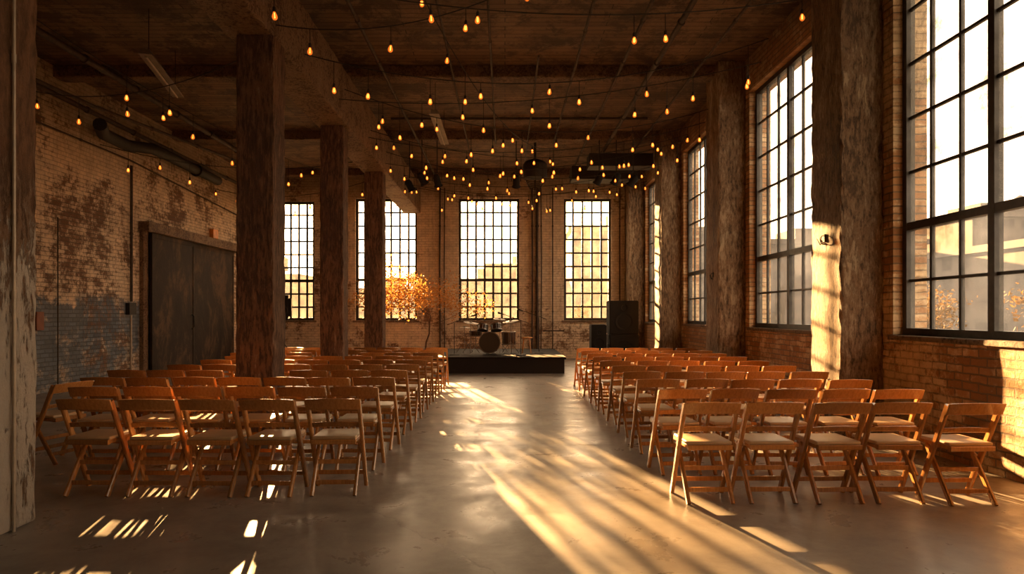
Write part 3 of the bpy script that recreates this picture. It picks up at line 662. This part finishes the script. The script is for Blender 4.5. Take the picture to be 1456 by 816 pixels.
pipe([(XL+0.7,13.5,5.3),(XL+0.35,14.2,5.3),(XL+0.3,15.2,5.3),(XL+0.5,15.9,5.4),(XL+0.4,17,5.45),(XL+0.3,20,5.45)],0.13,M['iron'],"fat dark ventilation duct bending along the wall","duct","duct")
for x in (-2.2,-2.05,0.92,1.1,1.22,1.62,3.9):
    pipe([(x,YB-0.08,5.8),(x+random.uniform(-.02,.02),YB-0.08,3.2),(x,YB-0.08,0.0)],random.choice([0.02,0.03,0.045]),M['pipe'],"vertical dark pipe on the whitewashed brick wall",grp="pipes on the stage wall")
pipe([(1.28,YB-0.19,0.95),(2.0,YB-0.19,0.95)],0.02,M['pipe'],"short horizontal pipe on the brick wall",grp="pipes on the stage wall")
def jbox(a,b,mat,label,name,cat):
    o=rough_box(name,a,b,mat,amp=0,bev=0.01); tag(o,label,cat)
jbox((XL,20.1,3.78),(XL+0.12,20.45,4.05),M['orange'],"small orange alarm box above the sliding doors","alarm_box","alarm box")
jbox((XL,12.55,1.2),(XL+0.1,12.75,1.55),M['redbox'],"rusty electrical box on the brick wall","electrical_box","electrical box")
jbox((XL,15.65,1.5),(XL+0.1,15.95,1.77),M['iron'],"dark electrical box on the brick wall","electrical_box","electrical box")
pipe([(-3.39,4.66,0.0),(-3.39,4.66,4.9)],0.012,M['conduit'],"pale conduit on the timber post",grp="post conduits")
def hook(x,y,z):
    mb=MB(); mb.box((x-0.02,y-0.02,z-0.08),(x,y+0.02,z+0.02))
    mb.tube([(x-0.015,y,z)]+[(x-0.02-0.04*math.sin(a),y,z-0.05+0.06*math.cos(a)) for a in [i*0.45 for i in range(1,11)]]+[(x-0.02,y+0.1,z-0.1),(x-0.015,y+0.2,z-0.02)],0.007,8)
    o=mb.obj("wall_hook",M['iron'],True,origin=(x,y,z)); tag(o,"black iron hook bracket bolted to the pier","hook")
hook(4.08,8.6,2.5); hook(4.08,13.2,2.3)
def tubelamp(p,q):
    p=V(p); q=V(q); mb=MB(); mb.bar(p,q,0.14,0.06); mb.bar(p+V((0,0,-0.04)),q+V((0,0,-0.04)),0.2,0.02)
    o=mb.obj("tube_lamp",M['white_lamp'],origin=tuple(p)); tag(o,"unlit fluorescent lamp fixture hung under the ceiling","lamp",)
    for t in (0.1,0.9):
        c=p.lerp(q,t)-p; mb=MB(); mb.cyl(c+V((0,0,0.03)),c+V((0,0,ZC-p.z-0.002)),0.006); mb.obj("suspension_rod",M['iron'],parent=o)
    mb=MB(); mb.cyl(p.lerp(q,0.03)-p+V((0,0,-0.07)),p.lerp(q,0.97)-p+V((0,0,-0.07)),0.016); mb.obj("tube",M['conduit'],True,parent=o)
tubelamp((-1.45,13.8,5.65),(-1.45,16.3,5.65)); tubelamp((-5.6,10.5,5.6),(-6.1,12.6,5.6)); tubelamp((-4.6,18.4,5.6),(-4.9,20.2,5.6))
r=empty("ceiling_heater",(0.83,18.6,ZC)); tag(r,"dark industrial fan heater hung from the ceiling above the stage","heater")
mb=MB(); mb.lathe((0,0,-1.1),[(0,0),(0.3,0),(0.33,0.05),(0.33,0.38),(0.26,0.46),(0.1,0.52),(0,0.52)],seg=24); mb.obj("heater_body",M['iron'],True,parent=r)
mb=MB(); mb.cyl((0,0,-0.6),(0,0,0),0.035); mb.obj("suspension_rod",M['iron'],True,parent=r)
mb=MB()
for k in range(6): mb.lathe((0,0,-1.14-0.05*k),[(0.3-0.03*k,0),(0.31-0.03*k,0.006),(0.3-0.03*k,0.014)],seg=24)
for a in range(4): mb.bar((0.28*math.cos(a*1.57),0.28*math.sin(a*1.57),-1.1),(0.12*math.cos(a*1.57),0.12*math.sin(a*1.57),-1.41),0.02,0.02)
mb.obj("louvre",M['iron'],True,parent=r)
r=rough_box("duct",(2.3,18.4,5.55),(4.05,19.0,5.9),M['iron'],amp=0.003,bev=0.01); tag(r,"dark rectangular ventilation duct near the window wall","duct")
r=rough_box("duct",(2.0,20.2,5.55),(4.05,20.9,5.95),M['iron'],amp=0.003,bev=0.01); tag(r,"dark rectangular ventilation duct near the window wall","duct")
def spot(x,y,z,aim):
    r=empty("spotlight",(x,y,z)); tag(r,"black theatre spotlight hung from the ceiling","spotlight","stage spotlights")
    d=V(aim).normalized(); mb=MB(); mb.lathe((0,0,-0.25),[(0,-0.16),(0.06,-0.15),(0.09,-0.08),(0.09,0.1),(0.12,0.16),(0.11,0.16),(0.08,0.1),(0,0.09)],ax=d,seg=18); mb.obj("lamp_housing",M['black'],True,parent=r)
    mb=MB(); mb.tube([(-0.12,0,-0.25),(-0.12,0,-0.05),(0.12,0,-0.05),(0.12,0,-0.25)],0.01,6); mb.cyl((0,0,-0.05),(0,0,6.12-z),0.014); mb.obj("yoke",M['iron'],True,parent=r)
for x,y,z,a in ((-2.2,17.9,5.35,(0.5,0.6,-1)),(-1.8,17.9,5.3,(0.2,0.6,-1)),(-2.55,18.05,5.2,(0.5,0.3,-1)),(2.5,17.9,5.35,(-0.5,0.5,-1)),(2.95,17.9,5.35,(-0.4,0.5,-1)),(3.4,17.9,5.3,(-0.6,0.5,-1)),(0.3,18.0,5.3,(0,0.7,-1))): spot(x,y,z,a)

# ---------------------------------------------------------------- outside world
mb=MB(); mb.box((-200,-60,-0.6),(250,300,-0.3)); o=mb.obj("ground",M['ground']); tag(o,"street ground outside the building","ground",kind="structure")
def building(x,y,w,dp,h,mat,label):
    mb=MB(); mb.box((-w/2,-dp/2,-0.3),(w/2,dp/2,h)); mb.box((-w/2-0.3,-dp/2-0.3,h),(w/2+0.3,dp/2+0.3,h+0.4))
    mb.box((-w*0.2,-dp*0.2,h+0.4),(w*0.05,dp*0.1,h+1.8)); mb.cyl((w*0.25,0,h+1.0),(w*0.25,0,h+2.2),1.0,1.0,14); mb.cyl((w*0.25,0,h+2.2),(w*0.25,0,h+2.9),1.1,0.1,14)
    for a in (-.5,.5):
        for b in (-.5,.5): mb.cyl((w*0.25+a,b,h+0.4),(w*0.25+a,b,h+1.0),0.08,0.08,6)
    o=mb.obj("building",mat); o.location=(x,y,0); tag(o,label,"building")
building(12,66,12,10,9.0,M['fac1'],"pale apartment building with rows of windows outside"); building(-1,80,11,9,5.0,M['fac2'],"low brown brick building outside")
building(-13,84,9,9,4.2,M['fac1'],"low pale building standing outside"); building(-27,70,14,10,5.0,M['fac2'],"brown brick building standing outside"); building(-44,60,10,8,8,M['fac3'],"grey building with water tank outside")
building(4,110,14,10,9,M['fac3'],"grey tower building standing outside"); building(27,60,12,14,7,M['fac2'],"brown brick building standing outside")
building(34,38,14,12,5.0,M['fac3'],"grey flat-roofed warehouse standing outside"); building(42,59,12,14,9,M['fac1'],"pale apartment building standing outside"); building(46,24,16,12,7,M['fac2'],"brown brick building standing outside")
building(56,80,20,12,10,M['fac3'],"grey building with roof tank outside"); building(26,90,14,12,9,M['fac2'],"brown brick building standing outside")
for i,(tx,ty,th) in enumerate(((10.5,11.5,2.3),(12.5,15.5,2.7),(11.5,18.5,2.5),(14.5,23,3.0),(17,30,3.4))):
    tree("tree",(tx,ty,-0.3),th,1.8,1800,M['leafy'],"golden autumn shrub tree outside the windows",False,3+i*5,0.14,base=0.36,rat=(.6,.88),scat=0.14)
tree("tree",(-2.9,56,-0.3),3.4,1.8,1400,M['leafy'],"golden autumn tree outside the windows",False,9,0.2,base=0.36,scat=0.12)
tree("tree",(6.6,56,-0.3),3.2,1.8,1400,M['leafy'],"golden autumn tree outside the windows",False,10,0.2,base=0.36,scat=0.12)

# ---------------------------------------------------------------- light
sd=V((-0.264,1.0,0.188)).normalized()   # towards the sun
sl=bpy.data.lights.new("sun",'SUN'); sl.energy=56; sl.angle=math.radians(0.4); sl.color=(1.0,0.55,0.20)
so=bpy.data.objects.new("sun",sl); COL.objects.link(so); so.rotation_euler=sd.to_track_quat('Z','Y').to_euler(); so.location=(-10,40,10)
w=bpy.data.worlds.new("world"); S.world=w; w.use_nodes=True; N=w.node_tree.nodes; L=w.node_tree.links
for n in list(N): N.remove(n)
out=N.new("ShaderNodeOutputWorld"); bg=N.new("ShaderNodeBackground"); L.new(bg.outputs[0],out.inputs[0])
tc=N.new("ShaderNodeTexCoord"); nv=N.new("ShaderNodeVectorMath"); nv.operation='NORMALIZE'; L.new(tc.outputs["Generated"],nv.inputs[0])
dp=N.new("ShaderNodeVectorMath"); dp.operation='DOT_PRODUCT'; L.new(nv.outputs[0],dp.inputs[0]); dp.inputs[1].default_value=sd
dt=mth(N,L,'MAXIMUM',dp.outputs["Value"],0.0)
gl=mth(N,L,'POWER',dt,5.0); gl2=mth(N,L,'POWER',dt,60.0)
c=mix(N,L,gl,(1.0,0.75,0.50),(1.0,0.68,0.38)); L.new(c,bg.inputs[0])
L.new(mth(N,L,'ADD',mth(N,L,'ADD',2.9,mth(N,L,'MULTIPLY',gl,4.5)),mth(N,L,'MULTIPLY',gl2,8.0)),bg.inputs[1])

S.view_settings.view_transform='Standard'
try: S.view_settings.look='None'
except Exception: pass
S.view_settings.exposure=0.65

cam=bpy.data.cameras.new("camera"); co=bpy.data.objects.new("camera",cam); COL.objects.link(co)
co.location=(0,0,1.5); co.rotation_euler=(math.radians(90),0,0); cam.sensor_width=36; cam.lens=960/1456*36
cam.shift_x=10/1456; cam.shift_y=39/1456; cam.clip_end=1000
S.camera=co
